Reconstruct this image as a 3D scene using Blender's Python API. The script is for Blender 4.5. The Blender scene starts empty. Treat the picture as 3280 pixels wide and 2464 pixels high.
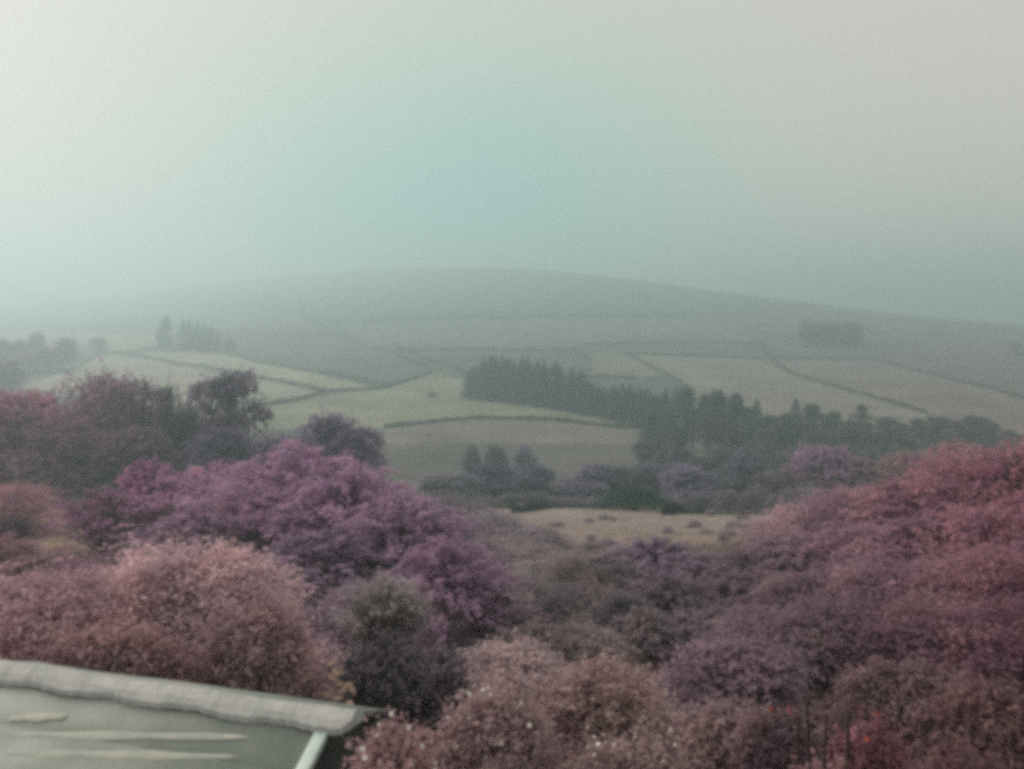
import bpy, math, random
import numpy as np
from mathutils import Vector, Matrix

S = bpy.context.scene
C = S.collection
R = math.radians

# ------------------------------------------------------------------ camera
F, CX, HY = 2550.0, 1640.0, 1000.0          # photo focal length, centre column, eye-level row (photo pixels)
cam_d = bpy.data.cameras.new('camera')
cam = bpy.data.objects.new('camera', cam_d); C.objects.link(cam)
cam.location = (0, 0, 0); cam.rotation_euler = (R(90), 0, 0)
cam_d.sensor_width = 36; cam_d.lens = 36 * F / 3280
cam_d.shift_y = -(1232 - HY) / 3280
cam_d.clip_start = .1; cam_d.clip_end = 9000
S.camera = cam

# ------------------------------------------------------------------ sky, sun, exposure
SUN_AZ, SUN_EL = -58, 34                     # degrees from the view direction (minus = to the left), height
w = bpy.data.worlds.new('World'); S.world = w; w.use_nodes = True
nt = w.node_tree; N = nt.nodes; L = nt.links
N.clear()
def wn(t, **k):
    n = N.new(t)
    for a, v in k.items(): setattr(n, a, v)
    return n
out = wn('ShaderNodeOutputWorld'); bg = wn('ShaderNodeBackground'); bg.inputs[1].default_value = .1
sky = wn('ShaderNodeTexSky', sky_type='NISHITA', sun_disc=False)
sky.sun_elevation = R(SUN_EL); sky.sun_rotation = R(SUN_AZ); sky.dust_density = 6; sky.air_density = 1.0; sky.ozone_density = 1
tc = wn('ShaderNodeTexCoord')
def vmath(op, a, b=None):
    n = wn('ShaderNodeVectorMath', operation=op); L.new(a, n.inputs[0])
    if b is not None:
        if hasattr(b, 'type'): L.new(b, n.inputs[1])
        else: n.inputs[1].default_value = b
    return n
def ramp(fac, stops):
    n = wn('ShaderNodeValToRGB'); L.new(fac, n.inputs[0]); n.color_ramp.interpolation = 'B_SPLINE'
    e = n.color_ramp.elements
    while len(e) < len(stops): e.new(.5)
    for el, (p, c) in zip(e, stops): el.position = p; el.color = (*c, 1)
    return n
# overcast veil: pale cloud cover, thinner and blue-green low down over the hill
low = Vector((-.07, 1, .04)).normalized()
d0 = vmath('SUBTRACT', tc.outputs['Generated'], tuple(low))
d1 = vmath('MULTIPLY', d0.outputs[0], (1.0, 1.0, 1.25))
dl = wn('ShaderNodeVectorMath', operation='LENGTH'); L.new(d1.outputs[0], dl.inputs[0])
ns = wn('ShaderNodeTexNoise'); ns.inputs['Scale'].default_value = 2.2; ns.inputs['Detail'].default_value = 2
L.new(tc.outputs['Generated'], ns.inputs['Vector'])
ad = wn('ShaderNodeMath', operation='MULTIPLY_ADD'); L.new(ns.outputs[0], ad.inputs[0]); ad.inputs[1].default_value = .15; L.new(dl.outputs[1], ad.inputs[2])
rp = ramp(ad.outputs[0], [(0, (.255, .58, .54)), (.22, (.31, .58, .535)), (.36, (.47, .61, .52)), (.54, (.63, .61, .55)), (.8, (.69, .625, .56))])
sc = vmath('SCALE', rp.outputs[0]); sc.inputs['Scale'].default_value = 5.6
mx = wn('ShaderNodeMix', data_type='RGBA'); mx.inputs[0].default_value = .96
L.new(sky.outputs[0], mx.inputs[6]); L.new(sc.outputs[0], mx.inputs[7])
L.new(mx.outputs[2], bg.inputs[0]); L.new(bg.outputs[0], out.inputs[0])

sun_d = bpy.data.lights.new('sun', 'SUN'); sun_d.energy = 1.5; sun_d.angle = R(35); sun_d.color = (1, .82, .80)
sun = bpy.data.objects.new('sun', sun_d); C.objects.link(sun)
sv = Vector((math.sin(R(SUN_AZ)) * math.cos(R(SUN_EL)), math.cos(R(SUN_AZ)) * math.cos(R(SUN_EL)), math.sin(R(SUN_EL))))
sun.rotation_euler = sv.to_track_quat('Z', 'Y').to_euler(); sun.location = sv * 50

S.view_settings.view_transform = 'Standard'; S.view_settings.look = 'None'
S.view_settings.exposure = .85; S.view_settings.gamma = 1
S.render.engine = 'CYCLES'
S.cycles.use_denoising = False
S.cycles.pixel_filter_type = 'BLACKMAN_HARRIS'; S.cycles.filter_width = 5.0      # a soft phone lens
S.cycles.max_bounces = 5; S.cycles.diffuse_bounces = 4; S.cycles.transmission_bounces = 3
S.cycles.volume_bounces = 1; S.cycles.transparent_max_bounces = 4
S.cycles.sample_clamp_indirect = 4

# ------------------------------------------------------------------ helpers
def lin(r, g, b):
    f = lambda c: (c / 255 / 12.92) if c / 255 <= .04045 else ((c / 255 + .055) / 1.055) ** 2.4
    return np.array((f(r), f(g), f(b)))

def fol(c, k=1., sat=.8):
    c = lin(*c); g = c.mean(); return (g + (c - g) * sat) * k * np.array((1.03, 1, 1.1))

def tag(o, label, cat, group=None):
    o['label'] = label; o['category'] = cat
    if group: o['group'] = group
    return o

def link(name, me, parent=None, mat=None, color=None):
    o = bpy.data.objects.new(name, me); C.objects.link(o)
    if parent is not None: o.parent = parent
    if mat is not None and me is not None and not me.materials: me.materials.append(mat)
    if color is not None: o.color = (*color, 1)
    return o

def np_mesh(name, verts, faces, smooth=False):
    """verts (n,3); faces (m,k) all of one size"""
    me = bpy.data.meshes.new(name)
    verts = np.asarray(verts, np.float32); faces = np.asarray(faces, np.int32)
    m, k = faces.shape
    me.vertices.add(len(verts)); me.vertices.foreach_set('co', verts.ravel())
    me.loops.add(m * k); me.loops.foreach_set('vertex_index', faces.ravel())
    me.polygons.add(m); me.polygons.foreach_set('loop_start', np.arange(0, m * k, k, dtype=np.int32))
    me.polygons.foreach_set('loop_total', np.full(m, k, np.int32))
    if smooth: me.polygons.foreach_set('use_smooth', np.ones(m, bool))
    me.update(calc_edges=True)
    return me

class Geo:
    """collects quads / boxes / tubes"""
    def __init__(s): s.v = []; s.f = []; s.n = 0
    def add(s, v, f):
        v = np.asarray(v, float).reshape(-1, 3); s.v.append(v)
        for q in f: s.f.append([i + s.n for i in q])
        s.n += len(v)
    def tube(s, pts, rad, k=6):
        pts = np.asarray(pts, float); n = len(pts)
        t = np.gradient(pts, axis=0); t /= np.linalg.norm(t, axis=1)[:, None] + 1e-9
        a = np.cross(t, (.3, .9, .31)); a /= np.linalg.norm(a, axis=1)[:, None] + 1e-9
        b = np.cross(t, a); th = np.arange(k) * 2 * math.pi / k
        v = pts[:, None] + (a[:, None] * np.cos(th)[None, :, None] + b[:, None] * np.sin(th)[None, :, None]) * np.asarray(rad)[:, None, None]
        f = [(i * k + j, i * k + (j + 1) % k, (i + 1) * k + (j + 1) % k, (i + 1) * k + j) for i in range(n - 1) for j in range(k)]
        s.add(v, f)
    def hexa(s, p):      # 8 points: bottom 4 then top 4
        s.add(p, [(3, 2, 1, 0), (4, 5, 6, 7), (0, 1, 5, 4), (1, 2, 6, 5), (2, 3, 7, 6), (3, 0, 4, 7)])
    def mesh(s, name, smooth=False):
        return np_mesh(name, np.concatenate(s.v), np.array(s.f), smooth)

def unit(a): return a / (np.linalg.norm(a, axis=-1, keepdims=True) + 1e-9)

def leaves(pts, nrm, size, rg, aspect=.55, along=None):
    """one folded-free pointed quad per point"""
    n = len(pts)
    t = unit(rg.normal(size=(n, 3))) if along is None else unit(along + rg.normal(size=(n, 3)) * .45)
    nr = unit(nrm * .7 + np.array((0, 0, .75)) + rg.normal(size=(n, 3)) * .45)
    b = unit(np.cross(nr, t)); t = unit(np.cross(b, nr))
    sz = (size * (.55 + .9 * rg.random(n)))[:, None]
    v = np.stack([pts - t * sz, pts + b * sz * aspect + nr * sz * .12, pts + t * sz, pts - b * sz * aspect + nr * sz * .12], 1).reshape(-1, 3)
    f = np.arange(4 * n).reshape(n, 4)
    return v, f

# ------------------------------------------------------------------ materials
def mat(name):
    m = bpy.data.materials.new(name); m.use_nodes = True; m.node_tree.nodes.clear()
    return m, m.node_tree.nodes, m.node_tree.links

def foliage_mat(name, var=.5, trans=.22, clump=1.6):
    m, n, l = mat(name)
    o = n.new('ShaderNodeOutputMaterial'); oi = n.new('ShaderNodeObjectInfo'); ge = n.new('ShaderNodeNewGeometry')
    hs = n.new('ShaderNodeHueSaturation'); l.new(oi.outputs['Color'], hs.inputs['Color'])
    mr = n.new('ShaderNodeMapRange'); l.new(ge.outputs['Random Per Island'], mr.inputs[0]); mr.inputs[3].default_value = 1 - var; mr.inputs[4].default_value = 1 + var
    tx = n.new('ShaderNodeTexNoise'); tx.inputs['Scale'].default_value = clump; tx.inputs['Detail'].default_value = 2
    l.new(ge.outputs['Position'], tx.inputs['Vector'])
    m2 = n.new('ShaderNodeMapRange'); l.new(tx.outputs[0], m2.inputs[0]); m2.inputs[1].default_value = .3; m2.inputs[2].default_value = .7; m2.inputs[3].default_value = .7; m2.inputs[4].default_value = 1.3
    mm = n.new('ShaderNodeMath'); mm.operation = 'MULTIPLY'; l.new(mr.outputs[0], mm.inputs[0]); l.new(m2.outputs[0], mm.inputs[1]); l.new(mm.outputs[0], hs.inputs['Value'])
    m3 = n.new('ShaderNodeMapRange'); l.new(tx.outputs[0], m3.inputs[0]); m3.inputs[1].default_value = .3; m3.inputs[2].default_value = .7; m3.inputs[3].default_value = .455; m3.inputs[4].default_value = .53
    l.new(m3.outputs[0], hs.inputs['Hue'])
    d = n.new('ShaderNodeBsdfDiffuse'); t = n.new('ShaderNodeBsdfTranslucent'); x = n.new('ShaderNodeMixShader'); x.inputs[0].default_value = trans
    l.new(hs.outputs[0], d.inputs[0]); l.new(hs.outputs[0], t.inputs[0]); l.new(d.outputs[0], x.inputs[1]); l.new(t.outputs[0], x.inputs[2]); l.new(x.outputs[0], o.inputs[0])
    return m

def surf_mat(name, col, col2, scale=3., rough=.85, bump=.3, bscale=20., stretch=(1, 1, 1), spec=.3):
    m, n, l = mat(name)
    o = n.new('ShaderNodeOutputMaterial'); p = n.new('ShaderNodeBsdfPrincipled'); l.new(p.outputs[0], o.inputs[0])
    tc = n.new('ShaderNodeTexCoord'); mp = n.new('ShaderNodeMapping'); mp.inputs['Scale'].default_value = stretch; l.new(tc.outputs['Object'], mp.inputs[0])
    a = n.new('ShaderNodeTexNoise'); a.inputs['Scale'].default_value = scale; a.inputs['Detail'].default_value = 6; l.new(mp.outputs[0], a.inputs['Vector'])
    r = n.new('ShaderNodeValToRGB'); r.color_ramp.elements[0].position = .35; r.color_ramp.elements[1].position = .68
    r.color_ramp.elements[0].color = (*col, 1); r.color_ramp.elements[1].color = (*col2, 1)
    l.new(a.outputs[0], r.inputs[0]); l.new(r.outputs[0], p.inputs['Base Color'])
    b = n.new('ShaderNodeTexNoise'); b.inputs['Scale'].default_value = bscale; b.inputs['Detail'].default_value = 4; l.new(mp.outputs[0], b.inputs['Vector'])
    bp = n.new('ShaderNodeBump'); bp.inputs['Strength'].default_value = bump; bp.inputs['Distance'].default_value = .02
    l.new(b.outputs[0], bp.inputs['Height']); l.new(bp.outputs[0], p.inputs['Normal'])
    p.inputs['Roughness'].default_value = rough; p.inputs['Specular IOR Level'].default_value = spec
    return m

M_LEAF = foliage_mat('leaf', .26, .46, .9)
M_FAR = foliage_mat('far_leaf', .3, .36, .3)
M_BARK = surf_mat('bark', (.035, .028, .026), (.07, .055, .05), 8, .9, .6, 30)
M_PETAL = surf_mat('white_petal', (.60, .62, .54), (.72, .72, .64), 6, .6, .1)
M_RED = surf_mat('red_petal', (.42, .05, .045), (.55, .11, .06), 6, .6, .1)

# ------------------------------------------------------------------ terrain
PY = np.array([-60, -10, 0, 6, 12, 20, 30, 45, 60, 80, 100, 130, 160, 200, 240, 280.])
PZ = np.array([-5.2, -5.5, -5.6, -5.7, -6.6, -8.1, -10.2, -13.0, -16.0, -20.2, -25.0, -30.2, -32.6, -32.8, -31.2, -30.])
SKX = np.array([-2200, -400, 0, 300, 500, 700, 1000, 1250, 1480, 1700, 2000, 2300, 2600, 2900, 3280, 3700, 5200.])
SKY_ROW = np.array([1000, 985, 975, 958, 935, 905, 876, 864, 858, 866, 895, 938, 977, 1013, 1048, 1078, 1100.])
def smoothi(x, xs, ys):
    acc = 0
    for o in (-1.5, -.75, 0, .75, 1.5): acc = acc + np.interp(x + o * 110, xs, ys)
    return acc / 5
def ground(x, y):
    x = np.asarray(x, float); y = np.asarray(y, float)
    yn = np.clip(y, -60, 280)
    near = 0
    for o in (-.06, -.03, 0, .03, .06): near = near + np.interp(yn * (1 + o) + o * 10, PY, PZ) / 5
    fade = np.clip((140 - y) / 100, 0, 1)
    near = near + np.clip(x - 4, 0, 40) * .02 * fade * np.clip(y / 12, 0, 1)
    near = near + (np.sin(x * .21 + y * .13) * .25 + np.sin(x * .07 - y * .05 + 1) * .6) * np.clip(y / 40, 0, 1) * np.clip((280 - y) / 80, 0, 1)
    # the middle field bulges gently (its wall runs over the brow of a low rise)
    ye = np.maximum(y, 60); u = x / ye; px = CX + u * F
    RR = smoothi(px, np.array([-3000, -200, 800, 1600, 2300, 3280, 5200.]), np.array([2100, 2000, 1480, 1120, 900, 680, 620.]))
    zR = (HY - smoothi(px, SKX, SKY_ROW)) / F * RR
    t = (y - 280) / (RR - 280)
    tt = np.clip(t, 0, 1)
    far = -30 + (zR + 30) * tt ** 1.5
    e = np.clip(y - RR, 0, None); sl = (zR + 30) * 1.5 / (RR - 280)
    far = far + sl * e - e ** 2 / 640
    far = np.maximum(far, -40) + np.where(y > 280, (np.sin(x * .011 + y * .006) + np.sin(y * .017 - x * .008 + 2)) * 1.1 * np.clip((y - 280) / 150, 0, 1) * np.clip(1.15 - t, 0, 1), 0)
    return np.where(y <= 280, near, far)

def hit(px, py, dmin=5., dmax=1600.):
    """first meeting of a photo-pixel direction with the ground"""
    d = np.geomspace(dmin, dmax, 4000); u = (px - CX) / F; s = (HY - py) / F
    g = ground(u * d, d) - s * d
    k = np.argmax(g >= 0)
    if g[k] < 0: k = np.argmin(np.abs(g))
    return np.array((u * d[k], d[k], float(ground(u * d[k], d[k]))))

# field colours: polygons given by photo pixels, carried to the ground as the fields' own grass colour
def inside(px, py, poly):
    r = np.zeros(px.shape, bool); j = len(poly) - 1
    for i in range(len(poly)):
        xi, yi = poly[i]; xj, yj = poly[j]
        r ^= ((yi > py) != (yj > py)) & (px < (xj - xi) * (py - yi) / (yj - yi + 1e-9) + xi); j = i
    return r

def GC(r, g, b, k=.74, sat=.6):
    c = lin(r, g, b); q = c.mean(); return (q + (c - q) * sat) * k * np.array((1.0, .99, 1.01))
ys = np.unique(np.concatenate([np.linspace(-60, 5, 14), np.geomspace(5, 60, 90), np.geomspace(60, 1500, 420), np.linspace(1500, 2500, 30)]))
us = np.linspace(-1.35, 1.35, 520)
Yg, Ug = np.meshgrid(ys, us, indexing='ij'); Xg = Ug * (np.maximum(Yg, 0) + 30)
Zg = ground(Xg, Yg)
ny, nu = Yg.shape
idx = np.arange(ny * nu).reshape(ny, nu)
gf = np.stack([idx[:-1, :-1], idx[:-1, 1:], idx[1:, 1:], idx[1:, :-1]], -1).reshape(-1, 4)
gm = np_mesh('ground', np.stack([Xg, Yg, Zg], -1).reshape(-1, 3), gf, True)
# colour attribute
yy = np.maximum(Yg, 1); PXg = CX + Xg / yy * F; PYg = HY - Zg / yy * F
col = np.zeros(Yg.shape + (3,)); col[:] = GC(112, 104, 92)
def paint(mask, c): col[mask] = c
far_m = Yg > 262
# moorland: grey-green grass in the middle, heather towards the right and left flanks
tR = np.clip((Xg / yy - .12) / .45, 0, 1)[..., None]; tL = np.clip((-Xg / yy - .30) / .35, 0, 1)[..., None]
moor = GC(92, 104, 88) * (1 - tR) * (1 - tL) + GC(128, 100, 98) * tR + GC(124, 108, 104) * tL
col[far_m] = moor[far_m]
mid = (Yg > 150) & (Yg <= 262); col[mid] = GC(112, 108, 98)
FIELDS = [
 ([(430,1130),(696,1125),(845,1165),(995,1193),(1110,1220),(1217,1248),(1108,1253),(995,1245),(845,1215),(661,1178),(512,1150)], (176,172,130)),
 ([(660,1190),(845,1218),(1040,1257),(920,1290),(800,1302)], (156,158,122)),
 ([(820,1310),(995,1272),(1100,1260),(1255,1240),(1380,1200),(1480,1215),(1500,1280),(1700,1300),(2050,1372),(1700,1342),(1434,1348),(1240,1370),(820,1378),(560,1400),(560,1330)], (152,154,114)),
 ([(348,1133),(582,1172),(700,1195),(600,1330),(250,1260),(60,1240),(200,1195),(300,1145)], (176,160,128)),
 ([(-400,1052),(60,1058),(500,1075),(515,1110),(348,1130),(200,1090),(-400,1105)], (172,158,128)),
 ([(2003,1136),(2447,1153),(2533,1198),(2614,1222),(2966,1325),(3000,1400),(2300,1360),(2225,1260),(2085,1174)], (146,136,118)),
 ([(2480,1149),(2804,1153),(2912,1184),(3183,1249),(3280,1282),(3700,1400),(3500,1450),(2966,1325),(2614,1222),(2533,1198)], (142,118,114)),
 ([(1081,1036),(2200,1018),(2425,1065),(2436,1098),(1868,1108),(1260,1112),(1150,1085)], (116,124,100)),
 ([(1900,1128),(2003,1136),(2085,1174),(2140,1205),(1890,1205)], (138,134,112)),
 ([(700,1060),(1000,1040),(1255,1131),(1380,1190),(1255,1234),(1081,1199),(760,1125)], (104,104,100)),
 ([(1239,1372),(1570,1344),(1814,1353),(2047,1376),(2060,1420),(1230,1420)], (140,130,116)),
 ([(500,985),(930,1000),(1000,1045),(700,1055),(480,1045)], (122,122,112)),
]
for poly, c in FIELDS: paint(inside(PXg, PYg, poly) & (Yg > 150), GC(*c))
# rough grass on the near brow and the clearing among the left bushes
paint((Yg > 40) & (Yg < 94) & (PXg > 1450) & (PXg < 2750), GC(154, 142, 132, .92))
paint((Yg > 30) & (Yg < 80) & (PXg < 330), GC(170, 146, 126, .9))
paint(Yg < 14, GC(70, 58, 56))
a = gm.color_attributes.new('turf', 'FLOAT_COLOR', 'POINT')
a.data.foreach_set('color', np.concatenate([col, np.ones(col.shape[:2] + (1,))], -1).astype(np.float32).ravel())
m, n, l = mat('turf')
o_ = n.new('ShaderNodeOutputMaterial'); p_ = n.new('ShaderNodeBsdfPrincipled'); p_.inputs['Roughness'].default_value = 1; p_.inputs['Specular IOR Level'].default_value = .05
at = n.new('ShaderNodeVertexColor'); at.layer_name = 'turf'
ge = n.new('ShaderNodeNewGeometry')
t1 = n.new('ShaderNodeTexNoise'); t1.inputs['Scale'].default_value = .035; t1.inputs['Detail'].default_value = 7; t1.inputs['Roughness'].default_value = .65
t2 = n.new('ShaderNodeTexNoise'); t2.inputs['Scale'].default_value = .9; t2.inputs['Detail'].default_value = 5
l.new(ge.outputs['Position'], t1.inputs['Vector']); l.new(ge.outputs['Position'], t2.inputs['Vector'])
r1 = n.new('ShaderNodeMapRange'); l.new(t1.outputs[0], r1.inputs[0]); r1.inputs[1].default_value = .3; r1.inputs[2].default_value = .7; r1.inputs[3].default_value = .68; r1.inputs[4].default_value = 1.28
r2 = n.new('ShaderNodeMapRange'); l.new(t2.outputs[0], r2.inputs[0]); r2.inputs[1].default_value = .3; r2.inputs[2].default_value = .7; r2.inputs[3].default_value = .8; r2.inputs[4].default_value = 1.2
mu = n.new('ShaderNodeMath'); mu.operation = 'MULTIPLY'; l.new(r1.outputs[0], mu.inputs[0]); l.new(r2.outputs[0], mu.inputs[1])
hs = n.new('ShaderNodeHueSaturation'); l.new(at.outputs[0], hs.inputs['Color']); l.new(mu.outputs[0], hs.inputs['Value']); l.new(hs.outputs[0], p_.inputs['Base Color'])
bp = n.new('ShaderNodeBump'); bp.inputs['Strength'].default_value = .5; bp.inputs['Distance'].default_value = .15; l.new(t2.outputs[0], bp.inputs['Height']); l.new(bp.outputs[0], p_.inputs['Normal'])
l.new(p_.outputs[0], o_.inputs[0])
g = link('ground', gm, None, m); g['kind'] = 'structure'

# ------------------------------------------------------------------ plant shapes (unit size: height 1, width 1)
def lobes(rg, n, zlo, zhi, spread, rad):
    c = []
    for i in range(n):
        z = zlo + (zhi - zlo) * rg.random(); t = (z - zlo) / (zhi - zlo); k = (1 - t ** 2.2 * .72) * min(1, .6 + t * 1.7)
        a = rg.random() * 6.283; q = spread * k * (.35 + .65 * rg.random())
        c.append((math.cos(a) * q, math.sin(a) * q, z, rad * (.65 + .6 * rg.random())))
    c.append((.06, .03, zhi - rad * .3, rad * 1.1)); c.append((-.13, .08, zhi - rad * .5, rad)); c.append((.1, -.14, zhi - rad * .5, rad)); c.append((0, 0, (zlo + zhi) / 2, rad * 1.5))
    return np.array(c)

def crown(seed, n, size, nl=16, zlo=.34, zhi=.86, spread=.36, rad=.17, open_=0., aspect=.45, twig=.10, sc=None):
    """leafy twigs growing outwards from overlapping boughs: ragged outline, no smooth balls. sc scales to metres"""
    rg = np.random.default_rng(seed); lb = lobes(rg, nl, zlo, zhi, spread, rad); per = 9; nt_ = n // per
    pick = rg.choice(len(lb), nt_, p=lb[:, 3] ** 2 / (lb[:, 3] ** 2).sum())
    d = unit(rg.normal(size=(nt_, 3))); d[:, 2] = np.where(rg.random(nt_) < .62, np.abs(d[:, 2]), d[:, 2])
    st = lb[pick, :3] + d * (lb[pick, 3] * (.30 + .65 * rg.random(nt_) ** .6))[:, None]
    dr = unit(d * .75 + np.array((0, 0, .30)) + rg.normal(size=(nt_, 3)) * .5)
    ln = twig * (.35 + 1.5 * rg.random(nt_) ** 2.2)
    t = np.linspace(.1, 1, per)
    p = st[:, None] + dr[:, None] * (ln[:, None] * t)[..., None] - np.array((0, 0, 1.)) * (ln[:, None] * t ** 2 * .35)[..., None]
    p = p.reshape(-1, 3) + rg.normal(size=(nt_ * per, 3)) * twig * .11
    al = np.repeat(dr, per, 0); d = np.repeat(d, per, 0)
    if open_:
        k = np.sin(p[:, 0] * 19 + seed) + np.sin(p[:, 1] * 17) + np.sin(p[:, 2] * 23) > -1.5 + open_ * 2
        p, d, al = p[k], d[k], al[k]
    q = p[:, 2] > .01; p, d, al = p[q], d[q], al[q]
    if sc is not None: p = p * sc; d = unit(d / sc); al = unit(al * sc)
    return leaves(p, d, size, rg, aspect, al) + (p, d)

def trunk_geo(seed, top=.62, r=.022, nb=7, spread=.3):
    rg = np.random.default_rng(seed); ge = Geo()
    z = np.linspace(-.04, top, 7); pts = np.stack([np.cumsum(rg.normal(size=7) * .008), np.cumsum(rg.normal(size=7) * .008), z], 1)
    ge.tube(pts, r * np.linspace(1.25, .35, 7), 8)
    for i in range(nb):
        b = pts[2 + i % 4]; a = rg.random() * 6.283; e = b + np.array((math.cos(a) * spread, math.sin(a) * spread, .16 + .2 * rg.random())) * (.6 + .5 * rg.random())
        mid_ = (b + e) / 2 + np.array((0, 0, .04)); ge.tube([b, mid_, e], [r * .5, r * .32, r * .12], 5)
    return ge.mesh('trunk', True)

def conifer(seed, n, size, slim=1.):
    rg = np.random.default_rng(seed)
    z = 1 - (rg.random(n) ** .62) * .93
    tier = np.abs(((z * 11 + rg.normal(size=n) * .08) % 1) - .5) * .35
    env = (1 - z) ** .75 * .5 * (.82 + tier) * slim
    a = rg.random(n) * 6.283; lump = 1 + .16 * np.sin(a * 3 + z * 9 + seed) + .1 * np.sin(a * 7 - z * 23)
    q = env * lump * (1 - rg.random(n) ** 2 * .75)
    p = np.stack([np.cos(a) * q, np.sin(a) * q, z - q * .12], 1)
    al = np.stack([np.cos(a), np.sin(a), np.full(n, -.25)], 1)
    return leaves(p, np.stack([np.cos(a) * .4, np.sin(a) * .4, np.ones(n)], 1), size, rg, .32, al)

def conifer_trunk(seed):
    ge = Geo(); z = np.linspace(-.03, .97, 6); ge.tube(np.stack([z * 0, z * 0, z], 1), .018 * np.linspace(1.2, .12, 6), 7)
    return ge.mesh('trunk', True)

def spray(seed, stems, per, size, droop=.9, upright=.5, fan=.5):
    """arching leafy stems from one root; returns leaves + stem mesh"""
    rg = np.random.default_rng(seed); P = []; T = []; ge = Geo()
    for i in range(stems):
        a = rg.random() * 6.283; reach = fan * (rg.random() ** .6) * (.75 + .4 * rg.random()); hgt = (1 - (reach / fan) ** 2 * (.18 if droop < .3 else .45)) * (.72 + .3 * rg.random())
        t = np.linspace(0, 1, per); dr = droop * (.6 + .6 * rg.random())
        x = reach * (t ** .9); zz = hgt * (np.sin(np.minimum(t * (1.05 + .35 * dr), 1.9) * 1.45))
        pts = np.stack([np.cos(a) * x, np.sin(a) * x, np.maximum(zz, .02)], 1)
        pts += np.cumsum(rg.normal(size=(per, 3)) * .003, 0)
        if i % 4 == 0: ge.tube(pts[::max(1, per // 7)], .006 * np.linspace(1, .25, len(pts[::max(1, per // 7)])), 4)
        k = t > .22
        tt = unit(np.gradient(pts, axis=0))
        P.append(pts[k] + rg.normal(size=(k.sum(), 3)) * .011); T.append(tt[k])
    P = np.concatenate(P); T = np.concatenate(T)
    nr = unit(np.stack([P[:, 0], P[:, 1], np.full(len(P), .5)], 1))
    v, f = leaves(P, nr, size, rg, .38, T)
    return v, f, ge.mesh('stems', True), P

def stems_mesh(seed, n=9, r=.012, h=.7, fan=.33):
    rg = np.random.default_rng(seed); ge = Geo()
    for i in range(n):
        a = rg.random() * 6.283; q = fan * rg.random()
        ge.tube([(math.cos(a) * .03, math.sin(a) * .03, -.04), (math.cos(a) * q * .45, math.sin(a) * q * .45, h * .5), (math.cos(a) * q, math.sin(a) * q, h * (.8 + .3 * rg.random()))], [r, r * .7, r * .25], 5)
    return ge.mesh('stems', True)

LIB = {'dec': [], 'open': [], 'con': [], 'slim': [], 'shrub': [], 'spray': [], 'broom': []}
def lib(kind, vf, stem, far):
    me = np_mesh(kind, vf[0], vf[1]); me.materials.append(M_FAR if far else M_LEAF); stem.materials.append(M_BARK)
    LIB[kind].append((me, stem))
for i in range(6): lib('dec', crown(10 + i, 14400, .018, 17 + i, .12, .82, .36, .17, twig=.10), trunk_geo(i), 1)
for i in range(2): lib('open', crown(30 + i, 9000, .017, 20, .2, .86, .40, .12, .5, twig=.08), trunk_geo(40 + i, .8, .03, 10, .36), 1)
for i in range(4): lib('con', conifer(50 + i, 3200, .034), conifer_trunk(i), 1)
for i in range(2): lib('slim', conifer(60 + i, 2600, .032, .8), conifer_trunk(i), 1)
for i in range(5): lib('shrub', crown(70 + i, 15300, .015, 11, .04, .76, .36, .23, twig=.18), stems_mesh(70 + i), 0)
for i in range(4):
    s_ = spray(90 + i, 190, 84, .016, 1.0, .5, .54); lib('spray', s_[:2], s_[2], 0)
for i in range(2):
    s_ = spray(95 + i, 230, 34, .026, .1, .9, .34); lib('broom', s_[:2], s_[2], 0)

rnd = random.Random(7)
KF = 2.4
def plant(name, cat, kind, px, d, top, wpx, col, label, group=None, v=None, base=None, depth=1.0, k=KF, sat=.68):
    """px = photo column, d = metres out, top = photo row of the top, wpx = crown width in photo pixels"""
    if base is not None:
        h_ = hit(px, base, 60 if base < 1620 else 8); d = h_[1]
    u = (px - CX) / F; x = u * d; z = float(ground(x, d))
    h = max((HY - top) / F * d - z, .4); wd = wpx / F * d
    r = bpy.data.objects.new(name, None); C.objects.link(r); r.empty_display_size = .3
    r.location = (x, d, z); r.scale = (wd, wd * depth, h); r.rotation_euler = (0, 0, 0)
    v = rnd.randrange(99) if v is None else v
    me, st = LIB[kind][v % len(LIB[kind])]
    rot = (0, 0, rnd.random() * 6.283)
    c_ = fol(col, k, sat) * (.9 + .2 * rnd.random())
    woody = cat == 'tree'
    a_ = link('trunk' if woody else 'stems', st, r); b_ = link('crown' if woody else 'foliage', me, r, color=c_)
    a_.rotation_euler = rot; b_.rotation_euler = rot
    tag(r, label, cat, group)
    return r

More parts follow.
